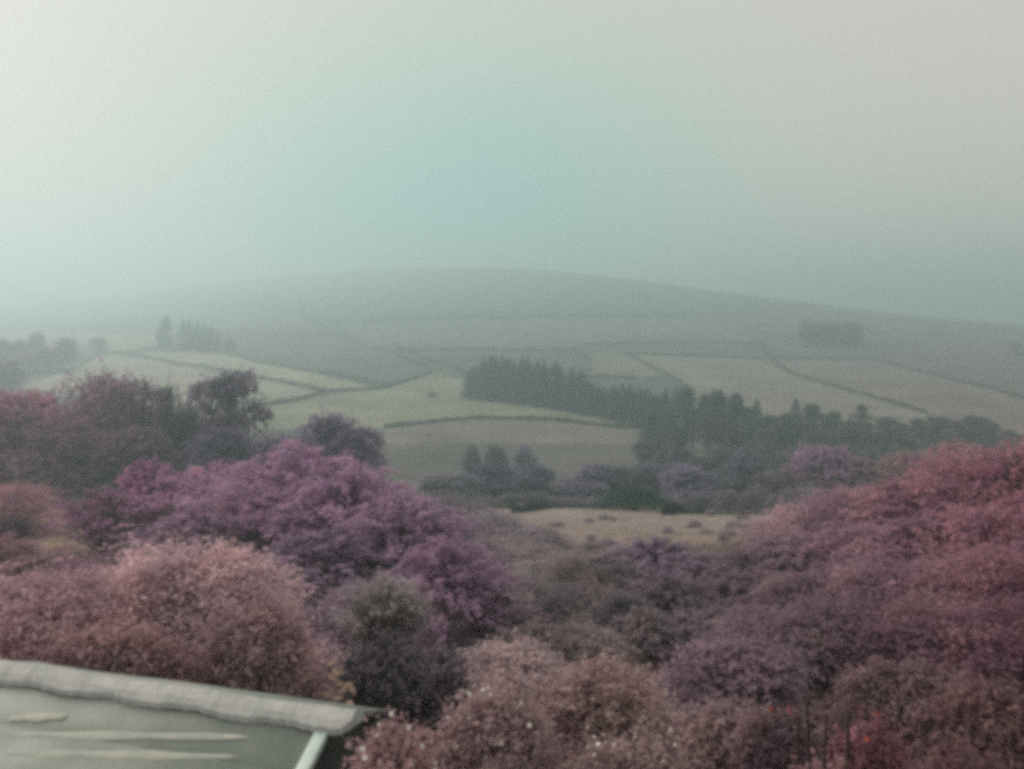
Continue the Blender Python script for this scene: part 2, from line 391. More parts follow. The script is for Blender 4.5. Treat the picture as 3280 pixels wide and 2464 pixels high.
# ------------------------------------------------------------------ hedges between the fields
def hedge(pts, label, h=1.5, wd=1.3, col=(66, 74, 62), group='hedges between the hill fields', cat='hedge', name='field_hedge', dens=1., dmin=120):
    P = np.array([hit(*p, dmin=dmin) for p in pts])
    seg = np.linalg.norm(np.diff(P[:, :2], axis=0), axis=1); s = np.concatenate([[0], np.cumsum(seg)]); Ls = s[-1]
    rg = np.random.default_rng(int(abs(P[0, 0] * 13 + P[0, 1])))
    step = max(1.5, Ls / 150); m_ = int(Ls / step) + 2; t = np.linspace(0, Ls, m_)
    cx = np.interp(t, s, P[:, 0]); cy = np.interp(t, s, P[:, 1])
    for _ in range(3):      # round the corners a little
        cx[1:-1] = (cx[:-2] + 2 * cx[1:-1] + cx[2:]) / 4; cy[1:-1] = (cy[:-2] + 2 * cy[1:-1] + cy[2:]) / 4
    cz = ground(cx, cy)
    n_ = int(min(9000, Ls * 16 * dens)); q = rg.random(n_) * Ls
    x = np.interp(q, t, cx); y = np.interp(q, t, cy); z = np.interp(q, t, cz)
    hh = h * (.75 + .3 * np.sin(q * .37) * np.sin(q * .11 + 1) + .15 * np.sin(q * 1.7))
    a = rg.random(n_) * math.pi; rr = .55 + .45 * rg.random(n_)
    tx = np.interp(q, t, np.gradient(cx, t)); ty = np.interp(q, t, np.gradient(cy, t))
    off = np.cos(a) * rr * wd / 2; p = np.stack([x - ty * off, y + tx * off, z + np.sin(a) ** .6 * rr * hh], 1)
    nr = np.stack([-ty * np.cos(a), tx * np.cos(a), np.sin(a)], 1)
    v, f = leaves(p, nr, .17 + .05 * h, rg, .7)
    me = np_mesh('foliage', v, f); me.materials.append(M_FAR)
    r = bpy.data.objects.new(name, None); C.objects.link(r); mi = m_ // 2; o = np.array((cx[mi], cy[mi], cz[mi])); r.location = o
    me.transform(Matrix.Translation(-Vector(o)))
    link('foliage', me, r, color=lin(*col))
    # woody core
    ge = Geo(); tx = np.gradient(cx, t); ty = np.gradient(cy, t); w_ = wd * .36
    V = np.stack([np.stack([cx - ty * w_, cy + tx * w_, cz - .2], 1), np.stack([cx - ty * w_ * .5, cy + tx * w_ * .5, cz + h * .6], 1), np.stack([cx + ty * w_ * .5, cy - tx * w_ * .5, cz + h * .6], 1), np.stack([cx + ty * w_, cy - tx * w_, cz - .2], 1)], 1) - o
    ge.add(V.reshape(-1, 3), [(i * 4 + j, i * 4 + j + 1, i * 4 + j + 5, i * 4 + j + 4) for i in range(m_ - 1) for j in range(3)])
    cm = ge.mesh('stems'); link('stems', cm, r, M_BARK)
    tag(r, label, cat, group)
    return r

H = hedge
H([(348,1131),(423,1138),(512,1153),(582,1170),(661,1178),(746,1198),(845,1215),(920,1228),(995,1245),(1044,1255)], 'long dark hedge along the lower edge of the pale yellow strip field', 1.9, 1.6)
H([(1050,1256),(1108,1253),(1217,1248),(1255,1237)], 'short hedge joining the strip field corner to the grey moor field', 1.7)
H([(1044,1256),(995,1272),(920,1290),(845,1300),(790,1304)], 'hedge running from the fork beside the open-crowned tree', 1.9, 1.6)
H([(1081,1201),(1179,1223),(1255,1237),(1325,1215),(1380,1196)], 'V-shaped hedge at the foot of the grey moor field', 1.6)
H([(1000,1028),(1108,1082),(1179,1115),(1260,1131),(1304,1153),(1380,1186)], 'long faint hedge climbing diagonally over the hillside', 1.9)
H([(1260,1104),(1380,1158),(1461,1180),(1495,1203)], 'hedge slanting down to the tip of the spruce plantation', 1.9)
H([(1270,1121),(1434,1120),(1651,1124),(1868,1125)], 'straight hedge crossing the hill just above the spruce plantation', 1.8)
H([(1868,1106),(2100,1099),(2300,1098),(2436,1100)], 'level hedge along the top of the wide hill field', 1.9)
H([(2438,1102),(2468,1150),(2533,1198),(2614,1222),(2723,1255),(2858,1293),(2966,1325)], 'curving dark hedge bordering the broad yellowish field down to the wood', 1.7, 1.5)
H([(2010,1136),(2100,1138),(2262,1144),(2447,1152)], 'hedge along the upper edge of the broad yellowish field', 1.6)
H([(2480,1148),(2641,1152),(2804,1152),(2912,1184),(3075,1222),(3183,1249),(3300,1288)], 'long hedge sweeping down the heathery hill below the square copse', 1.6)
H([(2003,1136),(2085,1174),(2165,1217),(2225,1260)], 'hedge dropping steeply into the back of the mixed wood', 1.7)
H([(1880,1207),(1960,1209),(2040,1212)], 'short hedge beside the stepped end of the spruce plantation', 1.5)
H([(1060,1036),(1380,1022),(1651,1017),(2200,1014)], 'very faint high hedge across the misty moor', 2.6, 2.5)
H([(240,974),(497,984),(796,984),(945,999),(1030,1040)], 'faint hedge fading into mist above the pine clump', 2.4, 2.2)
H([(2425,1065),(2500,1078),(2577,1092)], 'short faint hedge ending at the square copse', 2.0)
H([(2775,1066),(2900,1068),(3030,1072)], 'faint hedge leading away from the square copse', 1.9)
H([(1232,1371),(1325,1359),(1434,1348),(1570,1341),(1705,1342),(1814,1351),(1922,1364),(2050,1373)], 'bold dark hedge arching over the brow of the olive field', 1.25, 1.3, (50, 62, 54), dens=2.5)
H([(60,1206),(199,1193),(259,1173),(308,1143),(346,1131)], 'hedge curving below the round hill trees', 1.5)
H([(350,1130),(423,1125),(522,1111),(600,1118),(700,1126),(845,1166),(995,1192),(1078,1201)], 'hedge passing under the pine clump along the strip field', 1.5)
# dark hedge line behind the near rough grass
H([(1640,1645),(1700,1638),(1803,1622)], 'low dark hedge stub behind the rough grass brow', .8, .8, (44, 54, 50), 'dark hedges behind the rough grass', dens=4, dmin=60)
H([(2130,1652),(2262,1636),(2403,1626),(2506,1630),(2590,1638)], 'dark bent hedge edging the rough grass below the mauve dome tree', 1.15, 1.0, (42, 54, 48), 'dark hedges behind the rough grass', dens=4, dmin=60)

# ------------------------------------------------------------------ far trees
TR = 'tree'
def band(pts):
    xs = np.array([p[0] for p in pts], float); y_ = np.array([p[1] for p in pts], float)
    return lambda x: float(np.interp(x, xs, y_))
# spruce plantation in the middle
top = band([(1496,1196),(1530,1150),(1559,1136),(1613,1134),(1684,1139),(1770,1153),(1868,1182),(1905,1232),(1940,1240),(1976,1218),(2010,1228),(2058,1234),(2100,1244)])
bas = band([(1499,1276),(1651,1294),(1787,1310),(1922,1332),(2047,1362),(2110,1372)])
for row in range(3):
    x = 1508 + row * 9
    while x < 2095:
        j = rnd.uniform(-7, 7); b = bas(x) - row * 13
        plant('spruce_tree', TR, 'con', x + j, 0, top(x + j) + rnd.uniform(-6, 16) + (0 if row == 1 else 6), rnd.uniform(58, 78), (44, 62, 66),
              'dark blue-green spruce packed into the hillside plantation', 'spruces of the hillside plantation', base=b)
        x += rnd.uniform(24, 33)
# pine clump on the left, upper
for px, tp, bs, wd, kd in ((532,1008,1118,46,'dec'),(516,1050,1118,40,'dec'),(585,1020,1120,42,'con'),(606,1018,1122,50,'con'),(632,1026,1124,50,'con'),(655,1032,1124,48,'con'),(676,1042,1126,48,'con'),(696,1056,1128,48,'con'),(618,1060,1126,60,'dec'),(660,1070,1128,60,'dec')):
    plant('pine_tree', TR, kd, px, 0, tp, wd * 1.15, (66, 70, 70), 'dark pine in the clump above the pale strip field', 'pines of the clump above the strip field', base=bs)
plant('hill_tree', TR, 'dec', 736, 0, 1084, 46, (70, 72, 72), 'small rounded tree at the low end of the pine clump', base=1128)
# square copse on the right hill
for row in range(3):
    x = 2580
    while x < 2762:
        plant('copse_tree', TR, 'dec', x + rnd.uniform(-5, 5), 0, 1028 + rnd.uniform(-9, 12) + row * 3, rnd.uniform(48, 62), (78, 74, 74),
              'grey rounded tree filling the square copse on the misty hill', 'trees of the square copse', base=1086 + row * 12 + (x - 2580) * .03)
        x += rnd.uniform(22, 30)
# round trees far left
for px, tp, bs, wd, lb in ((118,1058,1180,78,'tall round tree rising from the far hedge'), (62,1085,1190,80,'low tree filling the gap beside the tall round tree'), (10,1078,1195,80,'misty tree at the outer end of the round tree row'),
    (205,1075,1188,110,'broad domed tree in the row of round hill trees'), (150,1110,1195,110,'low bushy tree beneath the broad domed tree'), (312,1078,1136,82,'single ball-shaped tree at the hedge corner'),
    (90,1130,1200,110,'squat tree under the tall round tree'), (30,1150,1260,130,'dark olive tree above the reddish tree'), (-30,1120,1270,150,'dark olive tree standing outside the round tree row'), (208,950,985,40,'ghostly small tree near the vanishing skyline')):
    plant('hill_tree', TR, 'dec', px, 0, tp, wd, (104, 80, 88) if px > 40 else (92, 78, 76), lb, base=bs, sat=1.5)
plant('small_shrub', 'shrub', 'shrub', 1385, 0, 1256, 46, (70, 74, 70), 'lone low dark shrub out in the olive field', base=1270)
plant('hill_tree', TR, 'dec', 3255, 0, 1092, 60, (110, 84, 86), 'faint tree high on the heathery flank', base=1140)

# ------------------------------------------------------------------ the mixed wood on the right
wood = [ # px, dist, top, width, kind, colour
 (2069,205,1340,70,'slim',(44,58,58)),(2105,215,1262,80,'dec',(52,64,64)),(2132,212,1244,80,'con',(48,60,60)),(2165,220,1236,70,'con',(50,62,62)),(2197,208,1233,90,'dec',(52,62,64)),
 (2257,205,1250,80,'dec',(58,62,66)),(2300,196,1241,95,'dec',(52,58,60)),(2354,200,1252,90,'dec',(52,60,60)),(2425,200,1274,70,'con',(50,60,58)),(2395,205,1300,80,'dec',(56,64,62)),(2470,205,1325,90,'dec',(62,68,64)),
 (2549,205,1274,80,'con',(52,60,58)),(2598,208,1290,90,'dec',(58,62,60)),(2520,196,1320,90,'dec',(58,64,58)),(2650,205,1322,80,'dec',(62,64,60)),(2674,210,1312,60,'dec',(60,62,58)),(2761,205,1291,95,'open',(68,66,58)),
 (2720,196,1340,90,'dec',(66,66,60)),(2842,205,1332,90,'dec',(66,62,60)),(2885,200,1352,80,'dec',(66,62,60)),(2945,198,1336,90,'dec',(68,62,60)),(2985,202,1332,80,'open',(70,62,60)),(3020,198,1330,90,'dec',(70,62,60)),
 (3065,200,1340,80,'dec',(72,64,62)),(3113,196,1325,90,'dec',(72,62,62)),(3150,200,1336,80,'open',(74,62,62)),(3183,195,1346,80,'dec',(76,64,64)),(3225,198,1372,80,'dec',(80,64,66)),(3280,196,1390,90,'dec',(86,64,66)),
]
LW = {'con': 'dark pointed spruce standing above the mixed wood', 'slim': 'narrow dark spruce at the field-side corner of the mixed wood', 'dec': 'dark rounded tree on the skyline of the mixed wood', 'open': 'thin-crowned tree showing gaps in the mixed wood'}
for px, d, tp, wd, kd, cl in wood:
    plant('spruce_tree' if kd in ('con', 'slim') else 'woodland_tree', TR, kd, px, d, tp, wd * 1.1, cl, LW[kd], None if kd == 'slim' else 'trees on the skyline of the mixed wood: ' + {'con': 'spruces', 'dec': 'rounded trees', 'open': 'thin crowns'}[kd])
# second and third ranks inside the wood
x = 2085
while x < 3300:
    t_ = (x - 2085) / 1200
    cl = np.array((56, 62, 64)) * (1 - t_) + np.array((78, 66, 66)) * t_
    kd = rnd.choice(['dec', 'dec', 'con', 'open']); ds = {'dec': 'rounded grey-green tree', 'con': 'pointed grey-green conifer', 'open': 'gappy thin grey-green tree'}[kd]
    plant('conifer_tree' if kd == 'con' else 'woodland_tree', TR, kd, x, rnd.uniform(172, 186), 1345 + 40 * t_ + rnd.uniform(-25, 25), rnd.uniform(90, 130), cl, ds + ' in the thick middle of the mixed wood', ds + 's inside the mixed wood')
    x += rnd.uniform(42, 62)
x = 2060
while x < 2800:
    plant('woodland_tree', TR, 'dec', x, rnd.uniform(146, 162), 1430 + rnd.uniform(-25, 30), rnd.uniform(100, 140), (70, 72, 74), 'greyish tree along the lower edge of the mixed wood', 'trees along the lower edge of the mixed wood')
    x += rnd.uniform(55, 80)
for px, d, tp, wd, cl, lb in (
  (2640,108,1418,362,(104,84,98),'big mauve dome-shaped tree in front of the mixed wood'), (2185,110,1478,287,(92,84,98),'mauve-grey rounded tree beside the dark green bush'), (2392,111,1444,212,(86,84,92),'bluish-grey rounded tree between two mauve trees'),
  (2300,110,1512,225,(80,78,84),'low grey tree under the bluish rounded tree'), (2480,108,1502,225,(92,84,84),'brownish low tree next to the mauve dome tree'), (2800,106,1472,300,(100,84,84),'pinkish-grey tree beyond the reddish thicket'), (2940,104,1442,300,(108,84,84),'pale pink tree rising behind the reddish thicket'),
  (3090,99,1412,325,(110,82,82),'dusty pink tree at the upper corner of the thicket'),
  (1590,114,1482,250,(62,64,74),'dark slate-coloured rounded tree on the valley floor'), (1715,114,1486,187,(66,66,76),'dark slate tree with a flat side on the valley floor'), (1655,110,1522,237,(74,72,82),'low slate bush-tree between the two dark rounded trees'), (1920,117,1484,237,(78,74,86),'mauve-grey tree at the foot of the olive field'),
  (1850,110,1532,237,(84,80,90),'pale mauve low tree in the valley bottom'), (1480,111,1522,212,(78,76,84),'pale grey-mauve low tree where the valley field ends'), (1990,118,1492,187,(72,72,78),'grey tree tucked against the narrow spruce'), (2080,116,1482,212,(70,72,76),'grey rounded tree under the narrow spruce'),
  (1675,158,1422,112,(88,82,92),'small mauve tree beyond the dark slate trees'), (1400,110,1512,187,(96,94,98),'pale hazy tree beside the arching purple bush')):
    plant('valley_tree', TR, 'dec', px, d, tp, wd, cl, lb, k=2.7, sat=1.0)
x = 1430
while x < 2760:
    if not 1930 < x < 2130:
        plant('valley_shrub', 'shrub', 'shrub', x, rnd.uniform(96, 102), rnd.uniform(1565, 1600), rnd.uniform(90, 140), (84, 80, 86) if x < 2300 else (96, 84, 88), 'grey-mauve bush in the hedge bottom beyond the rough grass', 'bushes beyond the rough grass')
    x += rnd.uniform(55, 85)
for px, tp, wd, lb in ((1512,1416,62,'small dark blurred tree alone in the valley field'), (1586,1410,72,'second dark tree in the valley field, a little taller')):
    plant('valley_tree', TR, 'dec', px, 150, tp + 8, wd * 1.5, (72, 80, 80), lb)
plant('evergreen_bush', 'shrub', 'shrub', 2030, 96, 1562, 250, (40, 74, 50), 'dark green evergreen bush on the edge of the rough grass', depth=.7, k=1.25, sat=1.2)
plant('fir_sapling', 'shrub', 'slim', 2390, 56, 1724, 34, (58, 62, 50), 'tiny dark fir sapling alone on the rough grass')

# ------------------------------------------------------------------ trees on the left
for px, d, tp, wd, kd, cl, lb, nm in (
  (60,86,1230,520,'dec',(118,84,94),'large reddish-pink broadleaf tree with layered boughs','broadleaf_tree'),
  (-120,80,1292,442,'dec',(116,80,88),'reddish tree running off beyond the layered one','broadleaf_tree'),
  (300,92,1170,429,'dec',(100,76,88),'tall plum-coloured tree with a broad rounded top','broadleaf_tree'),
  (430,90,1192,299,'dec',(92,74,86),'plum tree leaning against the tall rounded one','broadleaf_tree'),
  (545,94,1206,132,'dec',(52,56,56),'dark green ivy-clad column between the plum trees','ivy_tree'),
  (585,90,1282,221,'dec',(58,60,62),'very dark bushy tree beside the ivy-clad column','broadleaf_tree'),
  (740,92,1174,351,'open',(88,78,88),'open-crowned greyish tree with field showing through its boughs','broadleaf_tree'),
  (670,90,1192,234,'open',(88,76,88),'thin greyish tree joined to the open-crowned one','broadleaf_tree'),
  (200,82,1332,429,'dec',(96,72,84),'shadowy plum tree under the tall rounded one','broadleaf_tree'),
  (420,82,1362,364,'dec',(84,68,78),'dusky tree below the leaning plum tree','broadleaf_tree'),
  (700,82,1362,325,'dec',(82,76,86),'grey-plum tree beneath the open-crowned tree','broadleaf_tree'),
  (880,84,1382,299,'dec',(86,78,92),'grey-mauve tree ending the plum-coloured wood','broadleaf_tree'),
  (1040,80,1310,325,'dec',(92,80,98),'mauve round-topped tree against the olive field','broadleaf_tree'),
  (1150,78,1354,260,'dec',(88,78,92),'smaller mauve tree touching the bold arched hedge','broadleaf_tree'),
  (960,76,1392,286,'dec',(92,78,94),'mauve tree filling below the round-topped one','broadleaf_tree')):
    plant(nm, TR, kd, px, d, tp, wd, cl, lb, k=2.5, sat=1.0)

# ------------------------------------------------------------------ shrubs of the near slope, hand placed
SH = 'shrub'
for px, d, tp, wd, kd, cl, lb in (
  # purple mass on the left
  (480,44,1488,260,'broom',(124,78,106),'upright magenta bush below the ivy-clad column'),
  (330,40,1580,306,'spray',(116,76,100),'magenta arching bush beside the beige clearing'),
  (700,42,1490,472,'spray',(130,95,113),'pinkish-purple spreading bush under the grey-plum trees'),
  (960,38,1430,566,'spray',(128,97,119),'great purple fountain-shaped bush with arching sprays'),
  (820,33,1570,495,'spray',(124,93,111),'purple bush overlapping the great fountain bush'),
  (1120,32,1500,519,'spray',(124,95,115),'purple arching bush facing the valley'),
  (1280,27,1600,495,'spray',(120,95,111),'long purple bush drooping towards the dark broom'),
  (1440,17.5,1730,424,'spray',(122,96,114),'weeping purple bush with hanging sprays'),
  (1040,25,1720,448,'spray',(104,84,100),'dull purple bush behind the dark broom'),
  (640,30,1640,401,'spray',(108,84,98),'dusky purple bush above the pale hedge bush'),
  (60,48,1560,260,'shrub',(126,88,92),'rosy bush above the beige clearing'),(20,38,1650,170,'shrub',(82,64,68),'dark bush at the rim of the beige clearing'),
  (-40,30,1720,306,'spray',(112,82,86),'rose-brown bush on the outer side below the clearing'),(90,27,1800,330,'spray',(110,82,84),'rose-brown bush along the lower rim of the clearing'),
  (250,25,1810,259,'spray',(112,82,92),'plum bush between clearing and pale hedge bush'),(1240,52,1560,236,'spray',(112,92,112),'far purple bush at the tail of the fountain bush'),
  # middle
  (1560,34,1720,300,'shrub',(110,104,100),'grey-mauve bush at the edge of the rough grass'),(1720,30,1770,300,'shrub',(110,102,98),'grey bush spreading over the lower rough grass'),
  (1900,28,1790,320,'spray',(108,98,98),'grey-mauve arching bush below the rough grass'),(2100,30,1740,330,'spray',(110,94,108),'lilac-tinged bush on the slope under the fir sapling'),(2300,28,1790,330,'spray',(104,88,98),'mauve bush to the side of the lilac one'),
  (1650,21,1860,300,'shrub',(100,98,90),'olive-grey bush in the hollow'),(1820,19,1880,260,'shrub',(78,74,76),'dark grey bush in the hollow'),(1980,18,1920,280,'shrub',(72,70,72),'darkest bush in the hollow with bare twigs'),
  (2150,20,1860,320,'spray',(96,84,92),'mauve bush above the dark hollow'),(2400,21,1850,360,'spray',(96,80,86),'dusky mauve bush on the slope'),(1480,19,1900,260,'shrub',(104,100,92),'grey-green bush beside the weeping purple bush'),
  (1440,60,1615,260,'shrub',(104,94,100),'grey-mauve bush at the end of the dark hedge stub'),(1560,52,1660,280,'shrub',(104,96,98),'grey bush creeping onto the rough grass brow'),(1700,46,1712,240,'shrub',(106,98,98),'pale grey bush out on the rough grass'),(1480,44,1680,300,'spray',(106,92,102),'mauve arching bush between purple mass and rough grass'),
  (2480,50,1690,240,'spray',(112,100,100),'tawny arching bush on the thicket side of the rough grass'),
  (1730,24,1800,220,'shrub',(108,100,94),'small grey bush above the olive-grey one'),
  # right thicket
  (2620,38,1640,340,'shrub',(124,99,102),'tawny bush where the thicket meets the rough grass'),(2780,36,1590,360,'shrub',(126,95,102),'rosy bush climbing the thicket edge'),(2960,34,1530,380,'spray',(130,91,100),'rose-pink bush in the upper thicket'),
  (3130,32,1470,380,'shrub',(132,87,98),'bright rose bush near the thicket top'),(3290,31,1420,360,'spray',(132,83,92),'deep rose bush crowning the thicket'),(3400,30,1400,360,'shrub',(128,79,88),'deep rose bush beyond the crowning one'),
  (2560,27,1730,360,'spray',(117,95,103),'mauve-brown bush low in the thicket'),(2760,26,1700,380,'shrub',(117,89,99),'plum-brown bush in the middle thicket'),(2960,25,1660,400,'spray',(121,87,97),'red-plum bush in the middle thicket'),(3160,24,1620,400,'shrub',(123,83,93),'red-mauve bush high in the middle thicket'),(3330,23,1580,380,'spray',(123,79,89),'crimson-brown bush at the outer end of the middle thicket'),
  (2600,19,1840,380,'shrub',(105,85,91),'dark mauve bush below the plum-brown one'),(2800,18,1810,380,'shrub',(107,83,89),'dusky red-brown bush in the lower thicket'),(3020,17,1780,420,'shrub',(115,83,89),'russet bush in the lower thicket'),(3230,16,1760,400,'shrub',(115,77,83),'dark russet bush at the outer end of the lower thicket'),
  (2480,15,1960,360,'shrub',(103,85,89),'brown bush uphill of the pink dome bush'),(2700,14.5,1950,380,'shrub',(95,77,81),'dim brown bush over the dark gap'),(2920,14,1930,400,'shrub',(101,75,81),'dim russet bush over the thin-stemmed thicket'),(3150,13,1930,420,'shrub',(105,73,79),'deep russet bush close to the garden'),(3330,12.5,1940,360,'shrub',(101,67,73),'deepest russet bush at the outer edge of the garden')):
    plant('arching_shrub' if kd == 'spray' else ('upright_shrub' if kd == 'broom' else 'bushy_shrub'), SH, kd, px, d, tp - 10, wd * 1.3, cl, lb)

# scattered scrub filling the slope between them
def slope_col(px):
    return np.array([np.interp(px, [0, 700, 1300, 1700, 2300, 2900, 3280], c) for c in ((112,108,104,104,98,106,110), (80,84,88,96,86,78,74), (86,98,98,90,88,82,78))])
for i in range(150):
    d = 15 * (4.2 ** rnd.random()); px = rnd.uniform(-150, 3430)
    if d > 36 and 1430 < px < 2650: continue
    if d > 33 and px < 330: continue
    x_ = (px - CX) / F * d; z_ = float(ground(x_, d)); hh = rnd.uniform(.8, 1.7); tp = HY - (z_ + hh) / d * F
    kd = rnd.choice(['shrub', 'spray', 'spray'])
    side = 'plum-brown' if px < 1400 else ('grey-brown' if px < 2400 else 'russet-brown')
    plant('low_shrub', SH, kd, px, d, tp, rnd.uniform(1.6, 2.8) / d * F, slope_col(px), f"low {side} {'bushy' if kd == 'shrub' else 'arching'} shrub filling gaps {'high' if d < 26 else 'lower down'} on the scrub slope", f"low {side} {'bushy' if kd == 'shrub' else 'arching'} scrub {'high' if d < 26 else 'lower down'} on the slope")
for i in range(20):      # dark specks of heather on the rough grass
    px = rnd.uniform(1500, 2650); d = rnd.uniform(42, 80); x_ = (px - CX) / F * d; z_ = float(ground(x_, d)); hh = rnd.uniform(.25, .6)
    plant('heather_clump', SH, 'shrub', px, d, HY - (z_ + hh) / d * F, rnd.uniform(.8, 1.8) / d * F, (112, 102, 100), 'small dark heather clump dotted on the rough grass', 'heather clumps on the rough grass')

# ------------------------------------------------------------------ garden bushes close by, built leaf-fine in metres
def big_bush(name, px, d, top, wpx, n, size, cl, label, seed, depth=.8, nl=18, kind='crown', zlo=.06, aspect=.42, k=2.75):
    u = (px - CX) / F; x = u * d; z = float(ground(x, d)); h = (HY - top) / F * d - z; wd = wpx / F * d
    r = bpy.data.objects.new(name, None); C.objects.link(r); r.location = (x, d, z); r.empty_display_size = .3
    sc = np.array((wd, wd * depth, h))
    if kind == 'crown':
        rg = np.random.default_rng(seed); v, f, p, dr = crown(seed, int(n * 1.5), size * .8, nl, zlo, .82, .38, .18, 0, aspect, .11, sc); st = stems_mesh(seed, 14, .012, .75, .4)
    else:
        rg = np.random.default_rng(seed); s = spray(seed, n // 40, 40, .02, .15 if kind == 'broom' else .9, .5, .45); p = s[3] * sc; st = s[2]
        T = unit(np.stack([p[:, 0] * .3, p[:, 1] * .3, np.full(len(p), 1.)], 1)) if kind == 'broom' else unit(p + 1e-6)
        v, f = leaves(p, unit(np.stack([p[:, 0], p[:, 1], np.full(len(p), h * .4)], 1)), size, rg, aspect * .7, T); dr = unit(p)
    me = np_mesh('foliage', v, f); me.materials.append(M_LEAF)
    link('foliage', me, r, color=fol(cl, k, .56))
    st.transform(Matrix.Diagonal((*sc, 1))); link('stems', st, r, M_BARK)
    tag(r, label, 'shrub')
    return r, p, dr

big_bush('hedge_bush', 640, 11.5, 1735, 1050, 36000, .05, (142, 116, 112), 'large pale pinkish bush rising behind the shed roof', 201, .6)
big_bush('hedge_bush', 130, 11.2, 1800, 940, 32000, .05, (138, 106, 103), 'rosy bush spreading behind the outer end of the shed', 202, .6)
b_, P_, D_ = big_bush('hedge_bush', 800, 9.6, 1900, 600, 22000, .045, (116, 90, 88), 'brownish bush with pale leaf tips at the shed gable', 203, .55)
big_bush('hedge_bush', 330, 9.4, 1960, 720, 24000, .045, (112, 82, 80), 'darker bush hugging the shed ridge', 204, .45)
# pale single leaves on the gable bush
M_PALE = surf_mat('pale_leaf', (.32, .22, .17), (.42, .31, .24), 5, .7, .1)
ge = Geo(); ge.add([(-.06, 0, 0), (0, .024, .012), (.07, 0, -.01), (0, -.024, .012), (0, 0, .02)], [(0, 1, 4, 4)][:0])
lv = np.array([(-.065, 0, 0), (-.02, -.026, .012), (.03, -.022, .01), (.075, 0, -.012), (.03, .022, .01), (-.02, .026, .012)])
leaf_me = np_mesh('leaf', lv, np.array([(0, 1, 4, 5), (1, 2, 3, 4)])); leaf_me.materials.append(M_PALE)
for i, (px, py) in enumerate([(1062,2125),(1075,2150),(1090,2155),(1066,2172),(1085,2190),(1110,2196),(1128,2206),(1100,2214),(1050,2228),(1080,2240),(1120,2252),(1135,2278),(1040,2260),(1010,2275)]):
    dd = 8.9; q = Vector(((px - CX) / F * dd, dd, (HY - py) / F * dd)) - b_.location
    o = link('leaf', leaf_me, b_); o.location = q; o.rotation_euler = (rnd.uniform(.3, 1.2), rnd.uniform(-.5, .5), rnd.uniform(-1.2, 1.2)); o.scale = [rnd.uniform(.8, 1.3)] * 3
big_bush('broom_bush', 1230, 13.5, 1845, 380, 16000, .05, (104, 99, 92), 'grey-green broom with feathery upright tips', 210, .8, kind='broom')
big_bush('dark_bush', 1210, 10.2, 2040, 430, 18000, .045, (80, 74, 76), 'very dark bush between the shed and the flowering shrub', 211, .7)
big_bush('dark_bush', 1400, 10.6, 2060, 330, 14000, .045, (88, 78, 82), 'dusky bush under the weeping purple one', 212, .7)
big_bush('garden_bush', 1640, 11.5, 2065, 640, 24000, .045, (124, 108, 102), 'soft pinkish-grey dome bush beyond the flowering shrub', 213, .7)
big_bush('garden_bush', 1930, 9.5, 2130, 700, 24000, .04, (124, 102, 90), 'orange-brown bush uphill of the flowering shrub', 214, .6)
big_bush('garden_bush', 2360, 12.0, 2060, 620, 22000, .045, (108, 86, 92), 'pink dome bush beside the dark gap', 215, .7)
big_bush('garden_bush', 2330, 8.4, 2230, 520, 18000, .04, (106, 86, 82), 'brown bush with a few pale tips in the garden', 216, .6)
fl1 = big_bush('flowering_shrub', 1590, 6.9, 2200, 660, 26000, .032, (116, 94, 88), 'pinkish shrub dotted with small white flowers', 220, .6)
fl2 = big_bush('flowering_shrub', 1260, 6.3, 2310, 520, 18000, .032, (118, 90, 86), 'low flowering shrub covering the shed corner', 221, .6)
fl3 = big_bush('flowering_shrub', 2040, 6.6, 2310, 620, 20000, .032, (112, 92, 84), 'sparsely flowered brown shrub along the garden edge', 222, .6)
red1 = big_bush('red_flowered_bush', 2480, 7.6, 2250, 420, 16000, .036, (100, 76, 76), 'bush with a red blossom spray above the bare stems', 223, .5)
red2 = big_bush('red_flowered_bush', 2780, 7.2, 2300, 420, 16000, .036, (118, 70, 70), 'reddish bush with scattered scarlet blossoms', 224, .5)
big_bush('garden_bush', 2900, 9.2, 2110, 620, 22000, .04, (100, 76, 74), 'wide russet bush behind the scarlet blossoms', 225, .6)
big_bush('garden_bush', 3150, 7.6, 2180, 620, 22000, .038, (88, 62, 62), 'dark red-brown bush in the garden corner', 226, .6)
big_bush('garden_bush', 2640, 6.0, 2420, 420, 14000, .034, (104, 72, 70), 'low reddish plant at the foot of the bare stems', 227, .6)
big_bush('garden_bush', 3080, 5.8, 2390, 560, 16000, .034, (86, 58, 56), 'low dark red plant filling the garden corner', 228, .6)

# flowers
def petals(seed, r, n=5):
    ge = Geo()
    for i in range(n):
        a = i * 6.283 / n; c, s = math.cos(a), math.sin(a)
        P = [(0, 0, 0), (r * .55, -r * .34, r * .16), (r, 0, r * .1), (r * .55, r * .34, r * .16)]
        ge.add([(x * c - y * s, x * s + y * c, z) for x, y, z in P], [(0, 1, 2, 3)])
    return ge.mesh('flower')
wf = petals(1, .022); wf.materials.append(M_PETAL); rf = petals(2, .03); rf.materials.append(M_RED)
def put_flower(bush, me, px, py, s=1.):
    r, p, _ = bush                      # sit the flower on the outermost leaf lying in that direction
    q = p + np.array(r.location); X = CX + q[:, 0] / q[:, 1] * F; Y = HY - q[:, 2] / q[:, 1] * F
    w_ = (X - px) ** 2 + (Y - py) ** 2; k = np.argsort(w_)[:50]; k = k[np.argmin(q[k, 1])]
    o = link('flower', me, r); o.location = Vector(p[k]) + Vector((0, -.06, .05))
    o.rotation_euler = (rnd.uniform(.2, 1.1), rnd.uniform(-.5, .5), rnd.random() * 6); o.scale = [s * rnd.uniform(.8, 1.3)] * 3
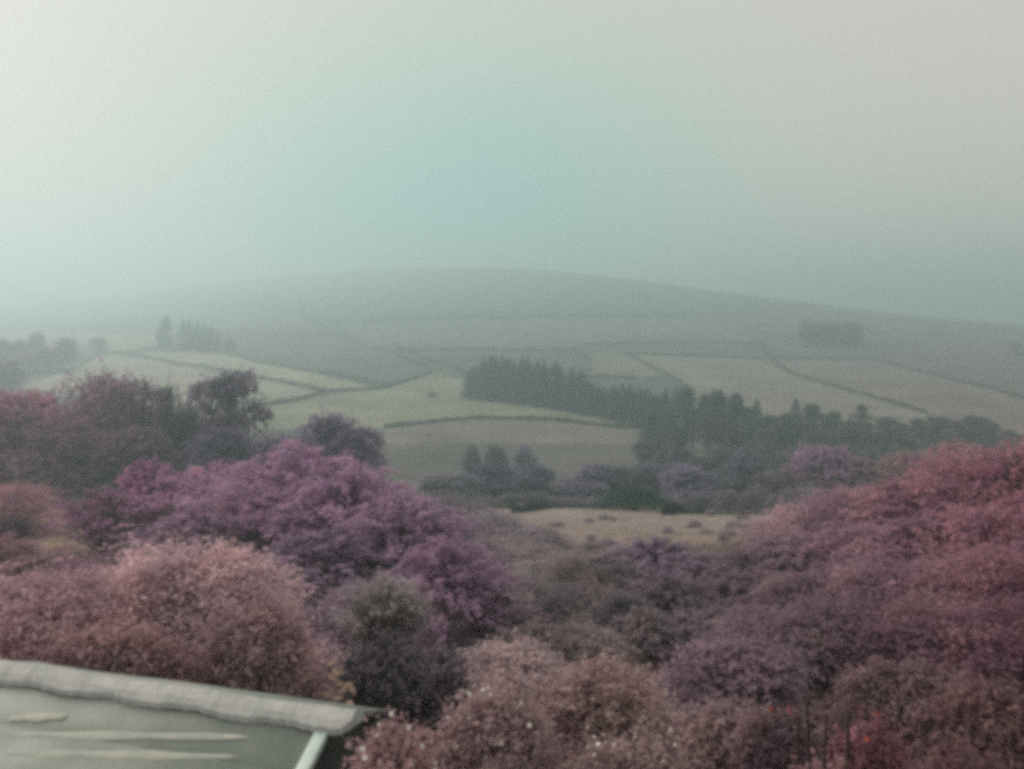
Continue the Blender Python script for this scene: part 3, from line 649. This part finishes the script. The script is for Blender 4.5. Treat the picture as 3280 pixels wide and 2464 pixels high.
for px, py in [(1485,2230),(1512,2228),(1575,2220),(1572,2180),(1675,2250),(1672,2240),(1498,2305),(1525,2215),(1440,2300),(1573,2385),(1606,2385),(1582,2378),(1456,2410),(1456,2403),(1500,2262),(1620,2300),(1555,2430),(1700,2330),(1400,2420),(1535,2345)]:
    put_flower(fl1, wf, px, py, rnd.uniform(.7, 1.25))
for px, py in [(1345,2305),(1345,2295),(1270,2290),(1170,2400),(1175,2430),(1165,2395),(1380,2385),(1390,2415),(1215,2375),(1460,2455),(1500,2460),(1240,2320),(1330,2440)]:
    put_flower(fl2, wf, px, py, rnd.uniform(.7, 1.2))
for px, py in [(1907,2360),(1900,2350),(1935,2345),(2112,2435),(1905,2420),(1830,2350),(1965,2390),(2030,2370),(2180,2400),(2250,2225)]:
    put_flower(fl3, wf, px, py, rnd.uniform(.6, 1.1))
for px, py in [(2455,2258),(2470,2252),(2482,2258),(2490,2245),(2500,2250),(2520,2245),(2535,2242),(2440,2262),(2410,2270)]: put_flower(red1, rf, px + rnd.uniform(-25, 25), py + rnd.uniform(-15, 15), .65)
for px, py in [(2708,2205),(2715,2212),(2700,2210),(2690,2360),(2760,2388),(2755,2392),(2770,2380),(2800,2330),(2820,2318),(2740,2350),(2700,2372),(2690,2365)]: put_flower(red2, rf, px + rnd.uniform(-25, 25), py + rnd.uniform(-15, 15), .65)

# bare upright stems in the garden gap
bs = bpy.data.objects.new('bare_stemmed_shrub', None); C.objects.link(bs)
bx, bd = (2620 - CX) / F * 6.9, 6.9; bz = float(ground(bx, bd)); bs.location = (bx, bd, bz)
for i, (px, tp) in enumerate([(2556,2300),(2590,2250),(2650,2290),(2712,2270)]):
    tx = (px - CX) / F * bd - bx; h = (HY - tp) / F * bd - bz; ge = Geo()
    ge.tube([(tx * .8, rnd.uniform(-.1, .1), -.05), (tx * .9 + rnd.uniform(-.06, .06), 0, h * .5), (tx, rnd.uniform(-.05, .05), h)], [.03, .024, .012], 6)
    link('stem', ge.mesh('stem', True), bs, M_BARK)
tag(bs, 'cluster of bare dark upright stems beside the red blossoms', 'shrub')

# ------------------------------------------------------------------ the shed
M_ROOF = surf_mat('roof_felt', tuple(lin(134, 146, 138)), tuple(lin(158, 166, 158)), 2.2, .75, .35, 25, (1, 1, 1), .35)
M_RIDGE = surf_mat('ridge_stone', tuple(lin(166, 172, 168)), tuple(lin(192, 194, 192)), 5, .9, .7, 30)
M_VERGE = surf_mat('verge_paint', tuple(lin(176, 200, 192)), tuple(lin(200, 218, 210)), 6, .6, .3, 30)
M_GABLE = surf_mat('gable_boards', (.05, .056, .052), (.085, .088, .082), 5, .9, .5, 25, (1, 1, .2))
M_GLINT = surf_mat('glint_strip', tuple(lin(154, 162, 152)), tuple(lin(178, 182, 170)), 4, .8, .4, 25)
hR = 3.42
def ridge_pt(px, row): d = hR * F / (row - HY); return Vector(((px - CX) / F * d, d, -hR))
A = ridge_pt(1140, 2280); B = ridge_pt(-260, 2083)
ax = (B - A).normalized(); ax.z = 0; ax.normalize(); nr_ = Vector((ax.y, -ax.x, 0));  nr_ = nr_ if nr_.y < 0 else -nr_
pitch = R(24); dn = (nr_ * math.cos(pitch) + Vector((0, 0, -1)) * math.sin(pitch)); dnb = (-nr_ * math.cos(pitch) + Vector((0, 0, -1)) * math.sin(pitch)); up = Vector((0, 0, 1))
shed = bpy.data.objects.new('garden_shed', None); C.objects.link(shed)
gz = float(ground(A.x, A.y)); shed.location = (A.x, A.y, gz); O = Vector(shed.location)
Ln = (B - A).length; g0 = .30; sl = 1.55
def P3(s, down, lift=0, back=False): return A + ax * s + (dnb if back else dn) * down + up * lift - O
def slab(name, s0, s1, d0, d1, l0, l1, m, back=False, bev=0, parent=shed):
    pts = [P3(s0, d0, l0, back), P3(s1, d0, l0, back), P3(s1, d1, l0, back), P3(s0, d1, l0, back), P3(s0, d0, l1, back), P3(s1, d0, l1, back), P3(s1, d1, l1, back), P3(s0, d1, l1, back)]
    ge = Geo(); ge.hexa([tuple(p) for p in pts]); me = ge.mesh(name); o = link(name, me, parent, m)
    if bev: b = o.modifiers.new('edge', 'BEVEL'); b.width = bev; b.segments = 2
    return o
# two roof slopes of three overlapping sheets each
for bk in (False, True):
    for j in range(3):
        slab('roof_sheet', g0 + .01, Ln, j * sl / 3 + .02, (j + 1) * sl / 3 + .06, -.10 - j * .0 - .012 * (2 - j) * 0 + .012 * (j % 2), -.085 + .012 * (j % 2), M_ROOF, bk)
# rough ridge stones
rg = random.Random(4); s = 0.
while s < Ln:
    ln = min(rg.uniform(.52, .66), Ln - s + .01)
    for bk in (False,):
        ge = Geo(); K = 9; V = []; Fc = []
        for i in range(K + 1):
            q = s + .001 + (ln - .002) * i / K
            wn_ = .155 + .016 * math.sin(q * 7.1) + rg.uniform(-.008, .008); wb = .2 + rg.uniform(-.015, .015); zz = .006 * math.sin(q * 4.3 + 1) + rg.uniform(-.003, .003)
            if s == 0 and i == 0: wn_ *= .55
            row = [P3(q, wn_, -.075 + zz), P3(q, wn_, -.022 + zz), P3(q, .10, .002 + zz), P3(q, 0, .012 + zz), P3(q, .10, .002 + zz, True), P3(q, wb, -.022 + zz, True), P3(q, wb, -.075 + zz, True)]
            V += [tuple(p) for p in row]
        n7 = 7
        for i in range(K):
            for j in range(n7 - 1): Fc.append((i * n7 + j, i * n7 + j + 1, (i + 1) * n7 + j + 1, (i + 1) * n7 + j))
            Fc.append((i * n7 + 6, i * n7, (i + 1) * n7, (i + 1) * n7 + 6))
        e = K * n7
        Fc += [(0, 6, 5, 1), (1, 5, 4, 2), (2, 4, 3, 3), (e, e + 1, e + 5, e + 6), (e + 1, e + 2, e + 4, e + 5), (e + 2, e + 3, e + 4, e + 4)]
        me = bpy.data.meshes.new('ridge_stone'); me.from_pydata(V, [], [tuple(dict.fromkeys(f)) for f in Fc]); me.update()
        link('ridge_stone', me, shed, M_RIDGE)
    s += ln
# verge board down the near slope at the gable
slab('verge_board', g0 - .11, g0 + .008, .16, sl + .09, -.13, -.060, M_VERGE, False, .012)
slab('verge_board', g0 - .05, g0 + .008, .16, sl + .09, -.13, -.066, M_GABLE, True, .01)
# pale raised strips: reflected streaks put into colour and shape on the slope
nrm = dn.cross(ax).normalized(); nrm = nrm if nrm.z > 0 else -nrm
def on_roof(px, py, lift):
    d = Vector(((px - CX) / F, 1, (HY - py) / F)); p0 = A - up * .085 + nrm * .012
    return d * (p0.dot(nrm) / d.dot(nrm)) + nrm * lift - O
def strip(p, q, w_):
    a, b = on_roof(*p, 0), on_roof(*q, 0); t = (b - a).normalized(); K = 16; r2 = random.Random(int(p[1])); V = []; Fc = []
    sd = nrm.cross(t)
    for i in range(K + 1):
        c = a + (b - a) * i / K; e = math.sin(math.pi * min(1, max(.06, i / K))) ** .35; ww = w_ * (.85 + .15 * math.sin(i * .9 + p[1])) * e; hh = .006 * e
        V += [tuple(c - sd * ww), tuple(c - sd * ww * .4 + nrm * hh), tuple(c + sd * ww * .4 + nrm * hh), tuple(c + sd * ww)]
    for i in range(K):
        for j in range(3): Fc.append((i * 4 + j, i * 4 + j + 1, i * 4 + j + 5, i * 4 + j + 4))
    me = np_mesh('glint_strip', np.array(V), np.array(Fc), True); link('glint_strip', me, shed, M_GLINT)
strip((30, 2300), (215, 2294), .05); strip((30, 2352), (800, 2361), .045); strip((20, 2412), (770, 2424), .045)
# walls
wz = gz - .1; ev = 1.35
def wall_pts(s0, s1, fb): pass
bot = wz - O.z
def gable(s0, s1, name):
    # pentagon prism: boards
    a_ = nr_ * (sl * math.cos(pitch) * .9); top_ = lambda f: P3(s0, 0, -.12)
    hh = -math.sin(pitch) * sl * .9 - .13
    prof = [(a_, bot), (a_, hh + A.z - O.z), (Vector((0, 0, 0)), A.z - O.z - .13), (-a_, hh + A.z - O.z), (-a_, bot)]
    V = []
    for s_ in (s0, s1):
        base_ = A + ax * s_ - O
        for off, zz in prof: V.append((base_.x + off.x, base_.y + off.y, zz))
    Fc = [(0, 1, 2, 3, 4), (9, 8, 7, 6, 5)] + [(i, (i + 1) % 5, (i + 1) % 5 + 5, i + 5) for i in range(5)]
    me = bpy.data.meshes.new(name); me.from_pydata(V, [], Fc); me.update(); link(name, me, shed, M_GABLE)
gable(g0 + .05, g0 + .12, 'gable_wall'); gable(Ln - .2, Ln - .13, 'gable_wall')
for sg in (1, -1):
    c = nr_ * (sl * math.cos(pitch) * .86 * sg); hh = A.z - O.z - math.sin(pitch) * sl * .86 - .16
    p = [A + ax * (g0 + .13) - O + c, A + ax * (Ln - .21) - O + c]; th = nr_ * .05 * sg
    ge = Geo(); q = [p[0], p[1], p[1] - th, p[0] - th]
    ge.hexa([(k_.x, k_.y, bot) for k_ in q] + [(k_.x, k_.y, hh) for k_ in q]); link('side_wall', ge.mesh('side_wall'), shed, M_GABLE)
tag(shed, 'low grey garden shed with rough pale ridge stones and white verge board', 'shed')

# ------------------------------------------------------------------ undergrowth and rough grass (uncountable)
rg = np.random.default_rng(5)
def carpet(name, label, n, xr, yr, size, cl, keep=None, tall=.3, m=M_LEAF):
    y = yr[0] * (yr[1] / yr[0]) ** rg.random(n); x = (rg.random(n) * (xr[1] - xr[0]) + xr[0] - CX) / F * y
    z = ground(x, y) + rg.random(n) * tall * (.5 + .5 * np.sin(x * 1.3) * np.sin(y * .9))
    p = np.stack([x, y, z + size * .4], 1)
    al = np.stack([rg.normal(size=n) * .35, rg.normal(size=n) * .35, np.ones(n)], 1)
    v, f = leaves(p, unit(rg.normal(size=(n, 3)) * [1, 1, .3]), size, rg, .3, al)
    me = np_mesh(name, v, f); me.materials.append(m); o = link(name, me, None, color=lin(*cl)); o['kind'] = 'stuff'; o['label'] = label; o['category'] = 'undergrowth'
    return o
carpet('undergrowth', 'dusky tangled undergrowth covering the scrub slope', 60000, (-200, 3480), (8, 42), .11, (128, 110, 110), tall=.35)
carpet('rough_grass', 'pale tawny tussocky grass on the open brow', 60000, (1380, 2850), (36, 93), .07, (172, 158, 146), tall=.1)
carpet('clearing_grass', 'warm beige grass of the clearing among the bushes', 20000, (-150, 330), (30, 72), .07, (180, 152, 136), tall=.1)

# ------------------------------------------------------------------ haze
x0, x1, y0, y1, z0, z1 = -3500, 3500, -70, 2560, -48, 76
ge = Geo(); ge.hexa([(x0, y0, z0), (x1, y0, z0), (x1, y1, z0), (x0, y1, z0), (x0, y0, z1), (x1, y0, z1), (x1, y1, z1), (x0, y1, z1)])
hm = ge.mesh('haze'); m, n, l = mat('haze'); o_ = n.new('ShaderNodeOutputMaterial'); pv = n.new('ShaderNodeVolumePrincipled')
pv.inputs['Color'].default_value = (.67, .89, .90, 1); pv.inputs['Density'].default_value = .0020; pv.inputs['Anisotropy'].default_value = .52
l.new(pv.outputs[0], o_.inputs['Volume'])
hz = link('haze', hm, None, m); hz['kind'] = 'stuff'; hz['label'] = 'pale blue-grey mist lying over the valley and hill'; hz['category'] = 'mist'
